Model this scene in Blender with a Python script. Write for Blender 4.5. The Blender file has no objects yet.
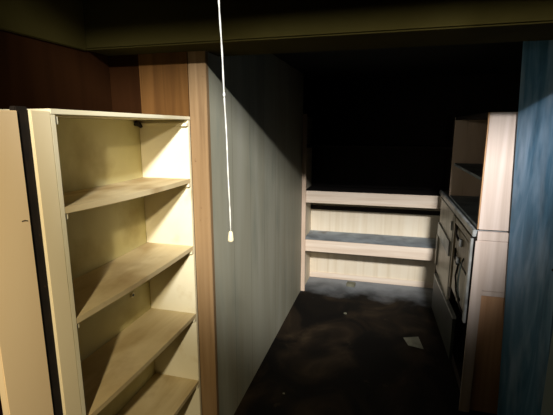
import bpy, bmesh, math, random
from mathutils import Vector, Matrix
random.seed(4)
C = bpy.context.scene.collection

# ------------------------------------------------------------------ camera
EYE = Vector((0, 0, 1.5))
PITCH, YAW, FPX = math.radians(11.19), math.radians(15.22), 402.0
cd = bpy.data.cameras.new('camera'); cam = bpy.data.objects.new('camera', cd); C.objects.link(cam)
cd.sensor_fit = 'HORIZONTAL'; cd.sensor_width = 36.0; cd.lens = 36.0 * FPX / 553.0
cd.clip_start = 0.02
cam.location = EYE
cam.rotation_euler = (math.pi / 2 - PITCH, 0, YAW)
bpy.context.scene.camera = cam

# ------------------------------------------------------------------ world, light, exposure
w = bpy.data.worlds.new('world'); bpy.context.scene.world = w; w.use_nodes = True
w.node_tree.nodes['Background'].inputs[0].default_value = (0.30, 0.34, 0.36, 1)
w.node_tree.nodes['Background'].inputs[1].default_value = 0.004

def aim(o, target):
    o.rotation_euler = (Vector(target) - o.location).to_track_quat('-Z', 'Y').to_euler()

sl = bpy.data.lights.new('ceiling_spot', 'SPOT'); so = bpy.data.objects.new('ceiling_spot', sl); C.objects.link(so)
so.location = (0.52, -1.5, 2.90); aim(so, (-0.34, 2.0, 1.68))
sl.energy = 1300; sl.color = (1.0, 0.985, 0.96); sl.spot_size = math.radians(38.5); sl.spot_blend = 0.55
sl.shadow_soft_size = 0.12
fl = bpy.data.lights.new('added_left_fill', 'SPOT'); fo = bpy.data.objects.new('added_left_fill', fl); C.objects.link(fo)  # added warm fill near the eye to brighten the left board and stile
fo.location = (-0.08, -0.62, 1.86); aim(fo, (-0.80, 0.78, 1.00))
fl.energy = 135; fl.color = (1.0, 0.84, 0.56); fl.spot_size = math.radians(54); fl.spot_blend = 1.0
fl.shadow_soft_size = 0.03
pl = bpy.data.lights.new('added_right_fill', 'SPOT'); po = bpy.data.objects.new('added_right_fill', pl); C.objects.link(po)  # added fill aimed into the right cabinet; no lamp stands here
po.location = (-0.30, -0.05, 1.66); aim(po, (0.50, 2.6, 1.10))
pl.energy = 12; pl.color = (1.0, 0.90, 0.74); pl.spot_size = math.radians(44); pl.spot_blend = 1.0
pl.shadow_soft_size = 0.01

vs = bpy.context.scene.view_settings
vs.view_transform = 'Standard'; vs.look = 'None'; vs.gamma = 1.0; vs.use_curve_mapping = False
vs.exposure = 0.0

# ------------------------------------------------------------------ materials
def srgb(c):
    f = lambda x: x / 12.92 if x <= 0.04045 else ((x + 0.055) / 1.055) ** 2.4
    return (f(c[0] / 255), f(c[1] / 255), f(c[2] / 255), 1)

def mat(name, cols, scale=(4, 4, 4), detail=5, rough=0.6, spec=0.3, bump=0.0, pos=None, dist=0.6,
        speck=None, speck_scale=14, speck_lo=0.62, speck_hi=0.72, metal=0.0, speck_stretch=(1, 1, 1)):
    m = bpy.data.materials.new(name); m.use_nodes = True
    nt = m.node_tree; N = nt.nodes; L = nt.links
    b = N['Principled BSDF']
    b.inputs['Roughness'].default_value = rough
    b.inputs['Specular IOR Level'].default_value = spec
    b.inputs['Metallic'].default_value = metal
    g = N.new('ShaderNodeNewGeometry')
    mp = N.new('ShaderNodeMapping'); mp.inputs['Scale'].default_value = scale
    L.new(g.outputs['Position'], mp.inputs['Vector'])
    n = N.new('ShaderNodeTexNoise'); n.inputs['Scale'].default_value = 1.0
    n.inputs['Detail'].default_value = detail; n.inputs['Distortion'].default_value = dist
    L.new(mp.outputs[0], n.inputs['Vector'])
    r = N.new('ShaderNodeValToRGB'); L.new(n.outputs['Fac'], r.inputs[0])
    k = len(cols); e = r.color_ramp.elements
    pos = pos or [0.30 + 0.4 * i / max(1, k - 1) for i in range(k)]
    e[0].position = pos[0]; e[0].color = srgb(cols[0])
    e[1].position = pos[-1]; e[1].color = srgb(cols[-1])
    for i in range(1, k - 1):
        x = e.new(pos[i]); x.color = srgb(cols[i])
    out = r.outputs[0]
    if speck:
        mp2 = N.new('ShaderNodeMapping'); mp2.inputs['Scale'].default_value = speck_stretch
        L.new(g.outputs['Position'], mp2.inputs['Vector'])
        n2 = N.new('ShaderNodeTexNoise'); n2.inputs['Scale'].default_value = speck_scale; n2.inputs['Detail'].default_value = 6
        L.new(mp2.outputs[0], n2.inputs['Vector'])
        mr = N.new('ShaderNodeMapRange'); mr.inputs['From Min'].default_value = speck_lo; mr.inputs['From Max'].default_value = speck_hi
        L.new(n2.outputs['Fac'], mr.inputs['Value'])
        mx = N.new('ShaderNodeMix'); mx.data_type = 'RGBA'
        L.new(mr.outputs[0], mx.inputs['Factor']); L.new(out, mx.inputs['A']); mx.inputs['B'].default_value = srgb(speck)
        out = mx.outputs['Result']
    L.new(out, b.inputs['Base Color'])
    if bump:
        bp = N.new('ShaderNodeBump'); bp.inputs['Strength'].default_value = bump; bp.inputs['Distance'].default_value = 0.004
        L.new(n.outputs['Fac'], bp.inputs['Height']); L.new(bp.outputs[0], b.inputs['Normal'])
    return m

M = {}
M['cream'] = mat('aged_cream_paint', [(214, 204, 170), (226, 218, 188), (232, 226, 200)], (3, 3, 2), rough=0.5, bump=0.15,
                 speck=(186, 164, 112), speck_scale=7, speck_lo=0.6, speck_hi=0.85)
M['cream_back'] = mat('yellowed_cream_paint', [(186, 176, 124), (202, 193, 142), (212, 204, 156)], (2.5, 2.5, 1.6), rough=0.6,
                 speck=(160, 142, 88), speck_scale=4, speck_lo=0.55, speck_hi=0.8)
M['shelf'] = mat('worn_dusty_cream_paint', [(180, 158, 114), (202, 184, 142), (216, 200, 160)], (9, 2.4, 3), rough=0.55, bump=0.2,
                 speck=(146, 116, 72), speck_scale=5, speck_lo=0.5, speck_hi=0.85)
M['cream_face'] = mat('cream_face_paint', [(232, 216, 176), (238, 224, 188), (242, 230, 198)], (2, 2, 1.2), rough=0.45,
                 speck=(170, 130, 80), speck_scale=16, speck_lo=0.70, speck_hi=0.78)
M['board'] = mat('peach_cream_board', [(232, 206, 164), (238, 214, 174), (242, 220, 182)], (2, 2, 1), rough=0.5,
                 speck=(150, 100, 55), speck_scale=18, speck_lo=0.73, speck_hi=0.78)
M['black'] = mat('speckled_black', [(18, 14, 12), (34, 26, 20)], (20, 20, 20), rough=0.8, speck=(90, 60, 40), speck_scale=30, speck_lo=0.68, speck_hi=0.74)
M['brown_wall'] = mat('dark_brown_panelling', [(26, 12, 3), (40, 21, 7), (31, 15, 4)], (8, 8, 0.5), rough=0.95, spec=0.03, bump=0.1)
M['ply'] = mat('orange_brown_plywood', [(68, 43, 18), (84, 56, 25), (94, 64, 31)], (22, 22, 1.1), rough=0.8, spec=0.08, bump=0.1)
M['post'] = mat('pink_brown_timber', [(108, 84, 56), (128, 102, 70), (138, 112, 80)], (34, 34, 1.3), rough=0.55, bump=0.12,
                speck=(80, 45, 25), speck_scale=30, speck_lo=0.70, speck_hi=0.76)
M['beam'] = mat('dark_olive_painted_timber', [(38, 33, 12), (50, 44, 18), (58, 52, 24)], (2, 2, 3), rough=0.95, spec=0.03, bump=0.1)
M['ceiling'] = mat('near_black_board', [(16, 14, 11), (24, 20, 15)], (3, 3, 3), rough=0.9)  # near black board tone for both ceilings and the right wall
M['floor'] = mat('grimy_shade_dark_floor', [(6, 5, 4), (13, 10, 7), (36, 28, 19), (58, 48, 34)], (2.6, 2.2, 2), detail=8, rough=0.7, spec=0.12, bump=0.25,
                 pos=[0.36, 0.46, 0.58, 0.72], dist=1.2, speck=(66, 57, 44), speck_scale=7, speck_lo=0.66, speck_hi=0.8)  # grime colour kept very dark to stand in for the unlit near floor
M['grey_wall'] = mat('grey_washed_panelling', [(150, 146, 126), (160, 158, 140), (170, 168, 152)], (5, 5, 0.5), rough=0.6, spec=0.2, bump=0.12,
                 speck=(138, 142, 128), speck_scale=3, speck_lo=0.5, speck_hi=0.8, speck_stretch=(3, 3, 0.7))
M['pale_wood'] = mat('pale_limed_wood', [(186, 160, 136), (208, 184, 162), (218, 198, 180)], (3, 22, 1.0), rough=0.5, bump=0.08,
                 speck=(168, 140, 116), speck_scale=20, speck_lo=0.6, speck_hi=0.75, speck_stretch=(1, 1, 0.08))
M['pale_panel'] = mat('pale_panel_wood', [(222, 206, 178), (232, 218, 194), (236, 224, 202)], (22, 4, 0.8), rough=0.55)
M['rail'] = mat('pale_shelf_rail', [(216, 194, 172), (232, 214, 194), (240, 224, 206)], (1.4, 5, 30), rough=0.5, bump=0.06)
M['dust'] = mat('grey_blue_dust', [(118, 124, 128), (148, 156, 162), (168, 176, 182)], (5, 5, 5), rough=0.8,
                speck=(110, 96, 78), speck_scale=5, speck_lo=0.58, speck_hi=0.75)
M['dark_brown'] = mat('dark_brown_shade_wood', [(20, 13, 9), (34, 22, 15)], (12, 12, 1), rough=0.7)  # dark brown; also stands in for shade below the cupboard doors
M['shade_panel'] = mat('shade_darkened_panelling', [(14, 10, 8), (22, 15, 11), (28, 19, 14)], (14, 14, 0.8), rough=0.8)  # brown panelling coloured near black for the shade above the end shelves
M['cab_face'] = mat('white_pink_laminate', [(188, 170, 158), (202, 185, 174), (210, 194, 186)], (26, 26, 0.9), rough=0.4)
M['cab_brown'] = mat('tan_laminate', [(176, 134, 100), (194, 152, 116), (202, 162, 126)], (24, 24, 0.9), rough=0.45)
M['cab_edge'] = mat('orange_raw_edge', [(160, 120, 84), (186, 146, 106)], (30, 30, 2), rough=0.6)
M['metal'] = mat('worn_grey_metal', [(120, 122, 120), (160, 163, 162), (188, 190, 190)], (12, 12, 12), rough=0.4, metal=0.3)
M['dull_door'] = mat('dull_khaki_door', [(104, 94, 72), (136, 122, 96), (156, 144, 118)], (10, 10, 3), rough=0.45)
M['white_door'] = mat('grimy_white_door', [(150, 144, 130), (190, 184, 170), (204, 200, 188)], (6, 6, 3), rough=0.4)
M['green_flap'] = mat('green_grey_flap', [(36, 42, 38), (54, 60, 54)], (8, 8, 8), rough=0.5)
M['blue'] = mat('brushed_blue_paint', [(48, 88, 112), (76, 124, 158), (132, 168, 200)], (9, 9, 1.3), detail=8, rough=0.38, spec=0.5, bump=0.25,
                pos=[0.3, 0.5, 0.72], dist=1.6, speck=(165, 188, 214), speck_scale=6, speck_lo=0.5, speck_hi=0.85, speck_stretch=(2, 2, 0.5))
M['pale_blue'] = mat('pale_grey_blue_paint', [(160, 180, 190), (184, 202, 210)], (4, 4, 1), rough=0.5)
M['cord'] = mat('off_white_cord', [(150, 150, 142), (186, 186, 178)], (120, 120, 60), rough=0.7)
M['bob'] = mat('cream_plastic', [(200, 192, 158), (214, 206, 176)], (40, 40, 40), rough=0.35)
M['paper'] = mat('soiled_paper', [(104, 102, 86), (128, 126, 108)], (16, 16, 16), rough=0.8)
M['hole'] = mat('dark_metal', [(16, 12, 10), (30, 24, 18)], (20, 20, 20), rough=0.5)

# planked look for the grey partition: a narrow darker joint every 0.2 m along Y, part of the panelling itself
def add_joints(m, period=0.203, width=0.012, dark=0.55):
    nt = m.node_tree; N = nt.nodes; L = nt.links; b = N['Principled BSDF']
    src = b.inputs['Base Color'].links[0].from_socket
    g = N.new('ShaderNodeNewGeometry'); sp = N.new('ShaderNodeSeparateXYZ'); L.new(g.outputs['Position'], sp.inputs[0])
    a = N.new('ShaderNodeMath'); a.operation = 'MODULO'; L.new(sp.outputs['Y'], a.inputs[0]); a.inputs[1].default_value = period
    c = N.new('ShaderNodeMath'); c.operation = 'LESS_THAN'; L.new(a.outputs[0], c.inputs[0]); c.inputs[1].default_value = width
    mx = N.new('ShaderNodeMix'); mx.data_type = 'RGBA'; mx.blend_type = 'MULTIPLY'
    L.new(c.outputs[0], mx.inputs['Factor']); L.new(src, mx.inputs['A']); mx.inputs['B'].default_value = (dark, dark, dark, 1)
    L.new(mx.outputs['Result'], b.inputs['Base Color'])
add_joints(M['grey_wall'], 0.26, 0.006, 0.72)

def add_dust(m, y0, y1, col):
    # grey dust settled on the floor under the end shelves, with a ragged edge
    nt = m.node_tree; N = nt.nodes; L = nt.links; b = N['Principled BSDF']
    src = b.inputs['Base Color'].links[0].from_socket
    g = N.new('ShaderNodeNewGeometry'); sp = N.new('ShaderNodeSeparateXYZ'); L.new(g.outputs['Position'], sp.inputs[0])
    n = N.new('ShaderNodeTexNoise'); n.inputs['Scale'].default_value = 5; n.inputs['Detail'].default_value = 6
    L.new(g.outputs['Position'], n.inputs['Vector'])
    a = N.new('ShaderNodeMath'); a.operation = 'MULTIPLY_ADD'; L.new(n.outputs['Fac'], a.inputs[0]); a.inputs[1].default_value = 0.5; L.new(sp.outputs['Y'], a.inputs[2])
    mr = N.new('ShaderNodeMapRange'); mr.inputs['From Min'].default_value = y0 + 0.25; mr.inputs['From Max'].default_value = y1 + 0.25
    L.new(a.outputs[0], mr.inputs['Value'])
    mx = N.new('ShaderNodeMix'); mx.data_type = 'RGBA'
    L.new(mr.outputs[0], mx.inputs['Factor']); L.new(src, mx.inputs['A']); mx.inputs['B'].default_value = srgb(col)
    L.new(mx.outputs['Result'], b.inputs['Base Color'])
add_dust(M['floor'], 3.42, 3.80, (140, 144, 148))

# ------------------------------------------------------------------ mesh helpers (world coordinates in, one object out)
def bm_new(): return bmesh.new()

def prism(bm, pts, z0, z1):
    """vertical prism over a plan polygon; z0 / z1 may be lists, one height per corner"""
    n = len(pts)
    za = z0 if isinstance(z0, (list, tuple)) else [z0] * n
    zb = z1 if isinstance(z1, (list, tuple)) else [z1] * n
    lo = [bm.verts.new((p[0], p[1], za[i])) for i, p in enumerate(pts)]
    hi = [bm.verts.new((p[0], p[1], zb[i])) for i, p in enumerate(pts)]
    bm.faces.new(lo[::-1]); bm.faces.new(hi)
    for i in range(n):
        j = (i + 1) % n
        bm.faces.new((lo[i], lo[j], hi[j], hi[i]))
    return bm

def box(bm, x0, x1, y0, y1, z0, z1):
    return prism(bm, [(x0, y0), (x1, y0), (x1, y1), (x0, y1)], z0, z1)

def tube(bm, pts, r, seg=8):
    pts = [Vector(p) for p in pts]; rings = []
    for i, p in enumerate(pts):
        d = (pts[min(i + 1, len(pts) - 1)] - pts[max(i - 1, 0)]).normalized()
        a = d.cross(Vector((0.31, 0.9, 0.2))).normalized(); b = d.cross(a)
        rr = r[i] if isinstance(r, list) else r
        rings.append([bm.verts.new(p + (a * math.cos(t) + b * math.sin(t)) * rr) for t in [2 * math.pi * k / seg for k in range(seg)]])
    for A, B in zip(rings, rings[1:]):
        for k in range(seg):
            bm.faces.new((A[k], A[(k + 1) % seg], B[(k + 1) % seg], B[k]))
    bm.faces.new(rings[0][::-1]); bm.faces.new(rings[-1])
    return bm

def obj(name, bm, m, parent=None, bevel=0.0, smooth=False, origin=None):
    if bevel:
        bmesh.ops.bevel(bm, geom=list(bm.edges), offset=bevel, segments=2, affect='EDGES', clamp_overlap=True)
    bmesh.ops.recalc_face_normals(bm, faces=bm.faces)
    off = Vector(parent['_loc']) if parent is not None else Vector(origin or (0, 0, 0))
    bmesh.ops.translate(bm, verts=bm.verts, vec=-off)
    me = bpy.data.meshes.new(name); bm.to_mesh(me); bm.free()
    me.materials.append(M[m])
    if smooth:
        for p in me.polygons: p.use_smooth = True
    o = bpy.data.objects.new(name, me); C.objects.link(o)
    o['_loc'] = off
    if parent is not None: o.parent = parent
    else: o.location = off
    return o

def sub(o, loc):   # children built later on a part use the same world offset
    return o

def thing(name, label, cat, loc, group=None):
    o = bpy.data.objects.new(name, None); C.objects.link(o); o.location = loc; o['_loc'] = Vector(loc)
    o.empty_display_size = 0.1
    o['label'] = label; o['category'] = cat
    if group: o['group'] = group
    return o

def tag(o, label, cat, group=None):
    o['label'] = label; o['category'] = cat
    if group: o['group'] = group
    return o

def struct(o, label=None, cat=None):
    o['kind'] = 'structure'
    if label: o['label'] = label
    if cat: o['category'] = cat
    return o

def bx(name, x0, x1, y0, y1, z0, z1, m, parent=None, bevel=0.0):
    return obj(name, box(bm_new(), x0, x1, y0, y1, z0, z1), m, parent, bevel)

# ------------------------------------------------------------------ the room
XG = -0.716          # face of the grey partition
struct(bx('floor', -1.3, 1.5, -2.2, 4.05, -0.08, 0.0, 'floor'), 'grimy brown floor of the storeroom, coloured darker for near shade', 'floor')
struct(bx('wall_left', -1.24, -1.16, -2.2, 1.545, 0, 3.0, 'brown_wall'), 'dark brown panelled wall above and behind the cream shelves', 'wall')
struct(bx('wall_partition', -0.80, XG, 1.575, 3.52, 0, 1.95, 'grey_wall'), 'grey washed panelled partition running back to the end shelves', 'wall')
struct(bx('wall_alcove', -1.016, -0.794, 1.547, 1.575, 0, 1.95, 'ply'), 'orange brown plywood wall at the end of the cream shelves', 'wall')
struct(bx('trim_1', -0.792, XG + 0.002, 1.548, 1.575, 0, 1.82, 'post', None, 0.002), 'pinkish timber post covering the end of the grey partition', 'trim')
struct(bx('wall_alcove_corner', -1.24, -1.018, 1.549, 1.575, 0, 1.95, 'brown_wall'), 'dark brown boards in the corner above the cream shelves', 'wall')
struct(bx('trim_2', -1.16, -1.150, -2.2, 1.408, 1.795, 3.0, 'beam', None, 0.003), 'dark board along the top of the brown wall', 'trim')
struct(bx('ceiling_beam', -1.24, 1.5, 1.41, 1.69, 1.80, 3.0, 'beam', None, 0.006), 'dark olive ceiling beam crossing the storeroom', 'beam')
struct(bx('ceiling_beam', -1.24, 1.5, 0.0, 0.20, 2.315, 3.0, 'beam', None, 0.004), 'added beam overhead, out of view, shading the upper band', 'beam')  # unseen beam added only to cast shade on the upper band
struct(bx('ceiling', -1.24, 1.5, 1.69, 4.0, 1.95, 2.0, 'ceiling'), 'black ceiling behind the beam', 'ceiling')
struct(bx('ceiling_front', -1.24, 1.5, -2.2, 1.41, 3.0, 3.06, 'ceiling'), 'dark ceiling in front of the beam', 'ceiling')
struct(bx('wall_back', -0.80, 1.5, 3.92, 4.0, 0, 1.95, 'shade_panel'), 'brown wall above the end shelves, coloured near black for shade', 'wall')
struct(bx('wall_right', 1.42, 1.5, -2.2, 3.92, 0, 3.0, 'ceiling'), 'dark right hand wall', 'wall')

# blue painted leaf on the right, standing slightly open, and the pale jamb beside it
A = Vector((0.563, 2.080)); B = Vector((0.663, 1.790))
d = (B - A).normalized(); nrm = Vector((-d.y, d.x))
if nrm.x < 0: nrm = -nrm
def slab(a, b, t): return [tuple(a), tuple(b), tuple(b + nrm * t), tuple(a + nrm * t)]
t = thing('painted_board', 'large blue painted board standing upright at the right edge of the view', 'board', (A.x + 0.05, A.y, 0))
def lean(p, z): return (p[0] + 0.062 - 0.040 * z, p[1], z)     # the board leans a little to the left
b = bm_new(); pl4 = slab(A, B, 0.032); nz = 12
rows = [[b.verts.new(lean(p, 0.002 + 1.90 * k / nz)) for p in pl4] for k in range(nz + 1)]
for P, Q in zip(rows, rows[1:]):
    for k in range(4): b.faces.new((P[k], P[(k + 1) % 4], Q[(k + 1) % 4], Q[k]))
b.faces.new(rows[0][::-1]); b.faces.new(rows[-1])
obj('panel', b, 'blue', t)
k = Vector(A) + d * 0.290
kb = bm_new(); kx = k.x + 0.062 - 0.040 * 0.93; tube(kb, [(kx + 0.01, k.y + .004, 0.93), (kx - 0.003, k.y - .002, 0.93)], 0.006, 10)
obj('nail_hole', kb, 'hole', t)
B2 = B + d * 0.012 + Vector((0.030, 0)); E2 = B2 + Vector((0.34, -0.36))
struct(obj('trim_3', prism(bm_new(), [tuple(B2), tuple(E2), (E2.x + .06, E2.y), (B2.x + .06, B2.y)], 0, 1.90), 'pale_blue', None, 0.003),
       'pale grey blue jamb right of the blue board', 'trim')

# ------------------------------------------------------------------ cream shelf unit on the left
XF = -0.79
u = thing('shelf_unit', 'cream painted open shelf unit set into the brown wall on the left', 'shelves', (-0.90, 1.17, 0))
bx('face_stile', XF - 0.018, XF, 0.763, 0.819, 0.0, 1.540, 'cream_face', u, 0.0015)
bx('side_panel', -1.020, XF - 0.001, 0.820, 0.835, 0.0, 1.532, 'cream', u, 0.001)
bx('side_panel', -1.020, XF - 0.002, 1.529, 1.546, 0.0, 1.532, 'cream', u, 0.001)
bx('back_panel', -1.035, -1.021, 0.820, 1.546, 0.0, 1.532, 'cream_back', u)
bx('top_panel', -1.020, XF, 0.820, 1.546, 1.533, 1.546, 'cream', u, 0.001)
def shelf(zl, zr, t=0.017):
    b = bm_new(); n = 8; rows = []
    for i in range(n + 1):
        s = i / n; y = 0.836 + s * (1.528 - 0.836)
        z = zl + (zr - zl) * s - 0.006 * math.sin(math.pi * s)
        rows.append([b.verts.new((x, y, zz)) for x, zz in ((-1.019, z), (XF - 0.002, z), (XF - 0.002, z - t), (-1.019, z - t))])
    for P, Q in zip(rows, rows[1:]):
        for k in range(4): b.faces.new((P[k], P[(k + 1) % 4], Q[(k + 1) % 4], Q[k]))
    b.faces.new(rows[0][::-1]); b.faces.new(rows[-1])
    obj('shelf', b, 'shelf', u)
    bx('shelf_cleat', -1.018, XF - 0.006, 0.8355, 0.849, zl - t - 0.018, zl - t - 0.001, 'cream', u, 0.001)
    bx('shelf_cleat', -1.018, XF - 0.001, 1.512, 1.528, zr - t - 0.016, zr - t - 0.001, 'cream', u, 0.001)
for zl, zr in ((1.300, 1.290), (0.992, 0.996), (0.682, 0.680), (0.345, 0.345), (0.06, 0.06)): shelf(zl, zr)
bx('shelf_cleat', -1.018, XF - 0.001, 1.512, 1.528, 1.507, 1.520, 'cream', u, 0.001)
b = bm_new(); tube(b, [(-1.019, 1.500, 1.520), (-1.002, 1.503, 1.514), (-0.994, 1.506, 1.502)], [0.012, 0.010, 0.006], 10); obj('corner_block', b, 'hole', u)
bx('shelf_cleat', -1.018, XF - 0.006, 0.8355, 0.848, 1.508, 1.530, 'cream', u, 0.001)
b = bm_new(); tube(b, [(-1.022, 1.396, 0.799), (-1.015, 1.396, 0.799)], 0.011, 14); o = obj('bolt_cover', b, 'cream', u)
b = bm_new(); tube(b, [(-1.016, 1.396, 0.799), (-1.013, 1.396, 0.799)], 0.006, 12); obj('bolt', b, 'hole', o)

t = thing('painted_board', 'peach cream upright board at the far left edge beside the shelf unit', 'board', (-0.80, 0.68, 0))
b = bm_new(); prism(b, [(XF - 0.02, 0.612), (XF, 0.612), (XF, 0.728), (XF - 0.02, 0.728)], 0.0, [1.535, 1.533, 1.538, 1.538])
obj('panel', b, 'board', t, 0.0015)
b = bm_new(); tube(b, [(XF + 0.0005, 0.705, 1.292), (XF + 0.0015, 0.712, 1.293), (XF + 0.0005, 0.720, 1.290)], 0.0012, 6); obj('scratch', b, 'hole', t)
s = bx('gap_strip', XF - 0.024, XF - 0.006, 0.7290, 0.7620, 0.0, 1.548, 'black', None, 0.002)  # black strip set slightly behind the faces of board and stile
tag(s, 'black strip filling the gap between the peach board and the shelf unit', 'strip')

# ------------------------------------------------------------------ end shelves
e = thing('built_in_shelves', 'pale wooden shelves with deep front rails across the far end', 'shelves', (-0.13, 3.7, 0))
XR = 0.50
bx('corner_post', XG + 0.002, -0.678, 3.488, 3.507, 0, 1.62, 'pale_wood', e, 0.002)
bx('side_panel', XG + 0.0, -0.700, 3.521, 3.895, 0, 1.60, 'pale_panel', e)
bx('side_panel', XR, XR + 0.018, 3.521, 3.895, 0, 1.60, 'dark_brown', e)  # side coloured dark in place of the shadow at this end
bx('back_panel', -0.699, XR - 0.001, 3.880, 3.895, 0.0, 0.93, 'pale_panel', e)
bx('upper_back_panel', -0.699, XR - 0.001, 3.880, 3.895, 0.932, 1.60, 'shade_panel', e)
def deep_shelf(z, rail, m):
    s = bx('shelf', -0.699, XR - 0.001, 3.529, 3.879, z - 0.016, z, m, e)
    bx('front_rail', -0.699, XR - 0.001, 3.508, 3.528, z - rail, z + 0.002, 'rail', s, 0.002)
deep_shelf(0.946, 0.104, 'shade_panel'); deep_shelf(0.492, 0.104, 'dust')
bx('shade_strip', -0.699, XR - 0.001, 3.862, 3.879, 0.712, 0.752, 'dark_brown', e)  # dark strip in place of the shadow line under the top rail
bx('skirting_rail', -0.699, XR - 0.001, 3.868, 3.879, 0.002, 0.058, 'rail', e, 0.001)
bx('upper_shelf', -0.699, XR - 0.001, 3.529, 3.879, 1.33, 1.35, 'shade_panel', e)
b = bm_new(); prism(b, [(-0.312, 3.705), (-0.232, 3.695), (-0.226, 3.765), (-0.306, 3.775)], 0.0005, 0.03)
tag(obj('wooden_block', b, 'paper', None, 0.003, origin=(-0.27, 3.74, 0)), 'small pale block lying on the dusty floor under the end shelves', 'block')

# ------------------------------------------------------------------ right: lower cupboard
XC, YN, YF, ZT = 0.45, 2.10, 3.44, 1.005
c = thing('lower_cupboard', 'low laminate cupboard with worn grey doors on the right, below the open cabinet', 'cupboard', (0.75, 2.75, 0))
bx('end_panel', XC + 0.001, 1.05, YN, YN + 0.018, 0.70, ZT - 0.047, 'cab_face', c, 0.001)
bx('top_band', XC + 0.001, 1.05, YN - 0.003, YN + 0.018, ZT - 0.045, ZT - 0.001, 'cab_face', c, 0.001)
bx('lower_end_panel', XC + 0.001, 1.05, YN + 0.004, YN + 0.018, 0.02, 0.672, 'cab_brown', c, 0.001)
bx('middle_band', XC + 0.03, 1.05, YN - 0.001, YN + 0.018, 0.674, 0.698, 'cab_face', c, 0.001)
bx('corner_stile', XC - 0.006, XC + 0.045, YN - 0.006, YN + 0.003, 0.01, 0.955, 'cab_face', c, 0.0015)
bx('worktop', XC - 0.004, 1.05, YN + 0.019, YF, ZT - 0.018, ZT, 'dust', c, 0.001)
bx('top_rim', XC - 0.022, XC - 0.005, YN - 0.003, YF, ZT - 0.030, ZT + 0.006, 'metal', c, 0.003)
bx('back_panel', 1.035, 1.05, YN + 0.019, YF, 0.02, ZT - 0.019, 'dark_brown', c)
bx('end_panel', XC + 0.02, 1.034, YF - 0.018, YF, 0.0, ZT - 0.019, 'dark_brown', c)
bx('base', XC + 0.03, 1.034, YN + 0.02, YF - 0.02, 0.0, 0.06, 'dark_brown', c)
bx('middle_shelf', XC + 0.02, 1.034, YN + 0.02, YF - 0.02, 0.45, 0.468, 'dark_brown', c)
def handle(parent, x, y, z0, z1, m='metal'):
    b = bm_new(); pts = []
    for i in range(13):
        s = i / 12; pts.append((x - 0.018 * math.sin(math.pi * s) ** 0.6, y + 0.004 * math.sin(6 * s), z0 + (z1 - z0) * s))
    tube(b, pts, 0.004, 8); obj('handle', b, 'green_flap', parent, smooth=True)
# two framed doors with split inset panels, side by side on the cupboard front
dn = bx('door', XC - 0.008, XC + 0.004, 2.13, 2.66, 0.50, 0.962, 'hole', c, 0.001)
for y0, y1 in ((2.13, 2.165), (2.625, 2.66)): bx('door_stile', XC - 0.020, XC - 0.0085, y0, y1, 0.50, 0.962, 'metal' if y0 < 2.2 else 'dull_door', dn, 0.002)
bx('door_rail', XC - 0.018, XC - 0.0085, 2.166, 2.624, 0.925, 0.962, 'dull_door', dn, 0.002)
bx('upper_inset', XC - 0.013, XC - 0.0085, 2.19, 2.60, 0.75, 0.915, 'dull_door', dn, 0.002)
bx('lower_inset', XC - 0.013, XC - 0.0085, 2.19, 2.42, 0.51, 0.735, 'white_door', dn, 0.002)
bx('lower_inset', XC - 0.013, XC - 0.0085, 2.44, 2.60, 0.51, 0.735, 'white_door', dn, 0.002)
handle(dn, XC - 0.013, 2.30, 0.55, 0.80)
for y, z in ((2.52, 0.885), (2.50, 0.745)):
    b = bm_new(); tube(b, [(XC - 0.014, y + 0.06, z + 0.035), (XC - 0.026, y, z), (XC - 0.018, y - 0.05, z - 0.03)], 0.007, 8); obj('hinge_arm', b, 'hole', dn)
bx('latch', XC - 0.030, XC - 0.0135, 2.36, 2.40, 0.845, 0.885, 'metal', dn, 0.003)
bx('latch', XC - 0.030, XC - 0.0135, 2.40, 2.44, 0.735, 0.765, 'metal', dn, 0.003)
b = bm_new(); tube(b, [(XC - 0.016, 2.42, 0.73), (XC - 0.03, 2.40, 0.66), (XC - 0.03, 2.34, 0.59), (XC - 0.024, 2.24, 0.545), (XC - 0.016, 2.17, 0.53)], 0.0055, 8)
obj('strap', b, 'hole', dn, smooth=True)
df = bx('door', XC - 0.010, XC + 0.004, 2.76, 3.40, 0.36, 0.955, 'white_door', c, 0.003)
bx('door_rail', XC - 0.022, XC - 0.0105, 2.78, 3.38, 0.66, 0.76, 'metal', df, 0.002)
bx('door_stile', XC - 0.024, XC - 0.0105, 3.33, 3.395, 0.41, 0.655, 'white_door', df, 0.002)
bx('hinge', XC - 0.020, XC - 0.0105, 2.765, 2.80, 0.84, 0.90, 'metal', df, 0.002)
bx('mullion', XC - 0.004, XC + 0.014, 2.67, 2.75, 0.40, 0.965, 'dark_brown', c)
b = bm_new(); prism(b, [(XC - 0.006, 2.50), (XC - 0.035, 3.28), (XC - 0.016, 3.283), (XC + 0.012, 2.50)], 0.07, 0.345)
fp = obj('lower_flap', b, 'green_flap', c, 0.002)
b = bm_new(); prism(b, [(XC - 0.008, 2.50), (XC - 0.037, 3.28), (XC - 0.014, 3.283), (XC + 0.014, 2.50)], 0.347, 0.362); obj('flap_edge', b, 'metal', fp)

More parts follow.
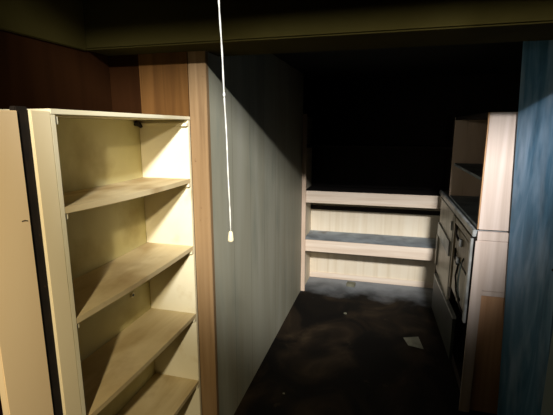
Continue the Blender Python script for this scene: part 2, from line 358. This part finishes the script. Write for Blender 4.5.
# ------------------------------------------------------------------ right: open cabinet standing on the cupboard
YU0, YU1, ZU = 2.105, 3.10, 1.572
g = thing('open_cabinet', 'pale open fronted cabinet standing on the low cupboard at the right', 'cabinet', (0.65, 2.6, ZT))
bx('side_panel', XC + 0.004, 0.85, YU0, YU0 + 0.016, ZT + 0.007, ZU, 'cab_face', g, 0.001)
bx('edge_strip', XC - 0.002, XC + 0.003, YU0, YU0 + 0.018, ZT + 0.007, ZU, 'cab_edge', g, 0.0008)
bx('side_panel', XC, 0.85, YU1 - 0.018, YU1, ZT + 0.007, ZU, 'pale_wood', g, 0.001)
bx('bottom_panel', XC, 0.85, YU0 + 0.019, YU1 - 0.019, ZT + 0.007, ZT + 0.02, 'dust', g)
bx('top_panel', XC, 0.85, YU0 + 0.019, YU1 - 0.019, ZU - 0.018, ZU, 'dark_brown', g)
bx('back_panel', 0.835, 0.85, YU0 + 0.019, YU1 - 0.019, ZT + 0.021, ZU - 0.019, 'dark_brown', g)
bx('shelf', XC + 0.014, 0.834, YU0 + 0.019, YU1 - 0.019, 1.240, 1.256, 'dust', g, 0.001)

# ------------------------------------------------------------------ pull cord
pc = thing('pull_cord', 'white pull cord with a small cream bob hanging from the ceiling', 'cord', (-0.380, 0.90, 3.00))
b = bm_new(); pts = []; rr = []
for i in range(97):
    s = i / 96; z = 3.00 - s * (3.00 - 1.246)
    sway = 0.0022 * math.sin(s * 9.0)
    x = -0.398 + (s ** 1.5) * 0.035 + sway
    pts.append((x, 0.90 + 0.001 * math.sin(s * 60), z)); rr.append(0.0020 + 0.0004 * math.sin(i * 2.1))
tube(b, pts, rr, 8); obj('cord', b, 'cord', pc, smooth=True)
for i in (44, 60, 78):
    b = bm_new(); p = Vector(pts[i]); tube(b, [p + Vector((0, 0, .006)), p, p - Vector((0, 0, .006))], [0.0022, 0.0033, 0.0022], 8); obj('knot', b, 'cord', pc, smooth=True)
p = Vector(pts[-1])
b = bm_new(); tube(b, [p + Vector((0, 0, q)) for q in (0.004, 0.002, -0.006, -0.018, -0.022, -0.023)], [0.0025, 0.0048, 0.0062, 0.0078, 0.0072, 0.004], 16)
obj('bob', b, 'bob', pc, smooth=True)

# ------------------------------------------------------------------ bits on the floor
b = bm_new()
P = [(0.185, 2.835, .004), (0.235, 2.84, .012), (0.290, 2.865, .010), (0.240, 2.78, .016), (0.315, 2.705, .006), (0.245, 2.715, .010), (0.215, 2.735, .003)]
top = [b.verts.new(q) for q in P]; bot = [b.verts.new((q[0], q[1], q[2] - 0.0015)) for q in P]
F = [(0, 3, 1), (1, 3, 2), (2, 3, 4), (4, 3, 5), (5, 3, 6), (6, 3, 0)]
for f in F: b.faces.new([top[i] for i in f]); b.faces.new([bot[i] for i in f[::-1]])
rim = [0, 1, 2, 4, 5, 6]
for i in range(6):
    p_, q_ = rim[i], rim[(i + 1) % 6]; b.faces.new((top[p_], bot[p_], bot[q_], top[q_]))
tag(obj('paper_scrap', b, 'paper', None, origin=(0.25, 2.78, 0)), 'crumpled pale paper scrap on the dark floor near the cupboard', 'paper')
def flake(x, y, r, label):
    b = bm_new(); n = 6; pts = [(x + r * (0.6 + 0.5 * random.random()) * math.cos(k * 1.047), y + r * (0.6 + .5 * random.random()) * math.sin(k * 1.047)) for k in range(n)]
    prism(b, pts, 0.0005, 0.004); tag(obj('paint_flake', b, 'paper', None, origin=(x, y, 0)), label, 'flake')
flake(-0.50, 2.0, 0.008, 'tiny pale flake on the near dark floor beside the grey partition')
flake(-0.26, 3.12, 0.016, 'pale flake in the middle of the floor before the end shelves')

for o in bpy.data.objects:
    if '_loc' in o.keys(): del o['_loc']
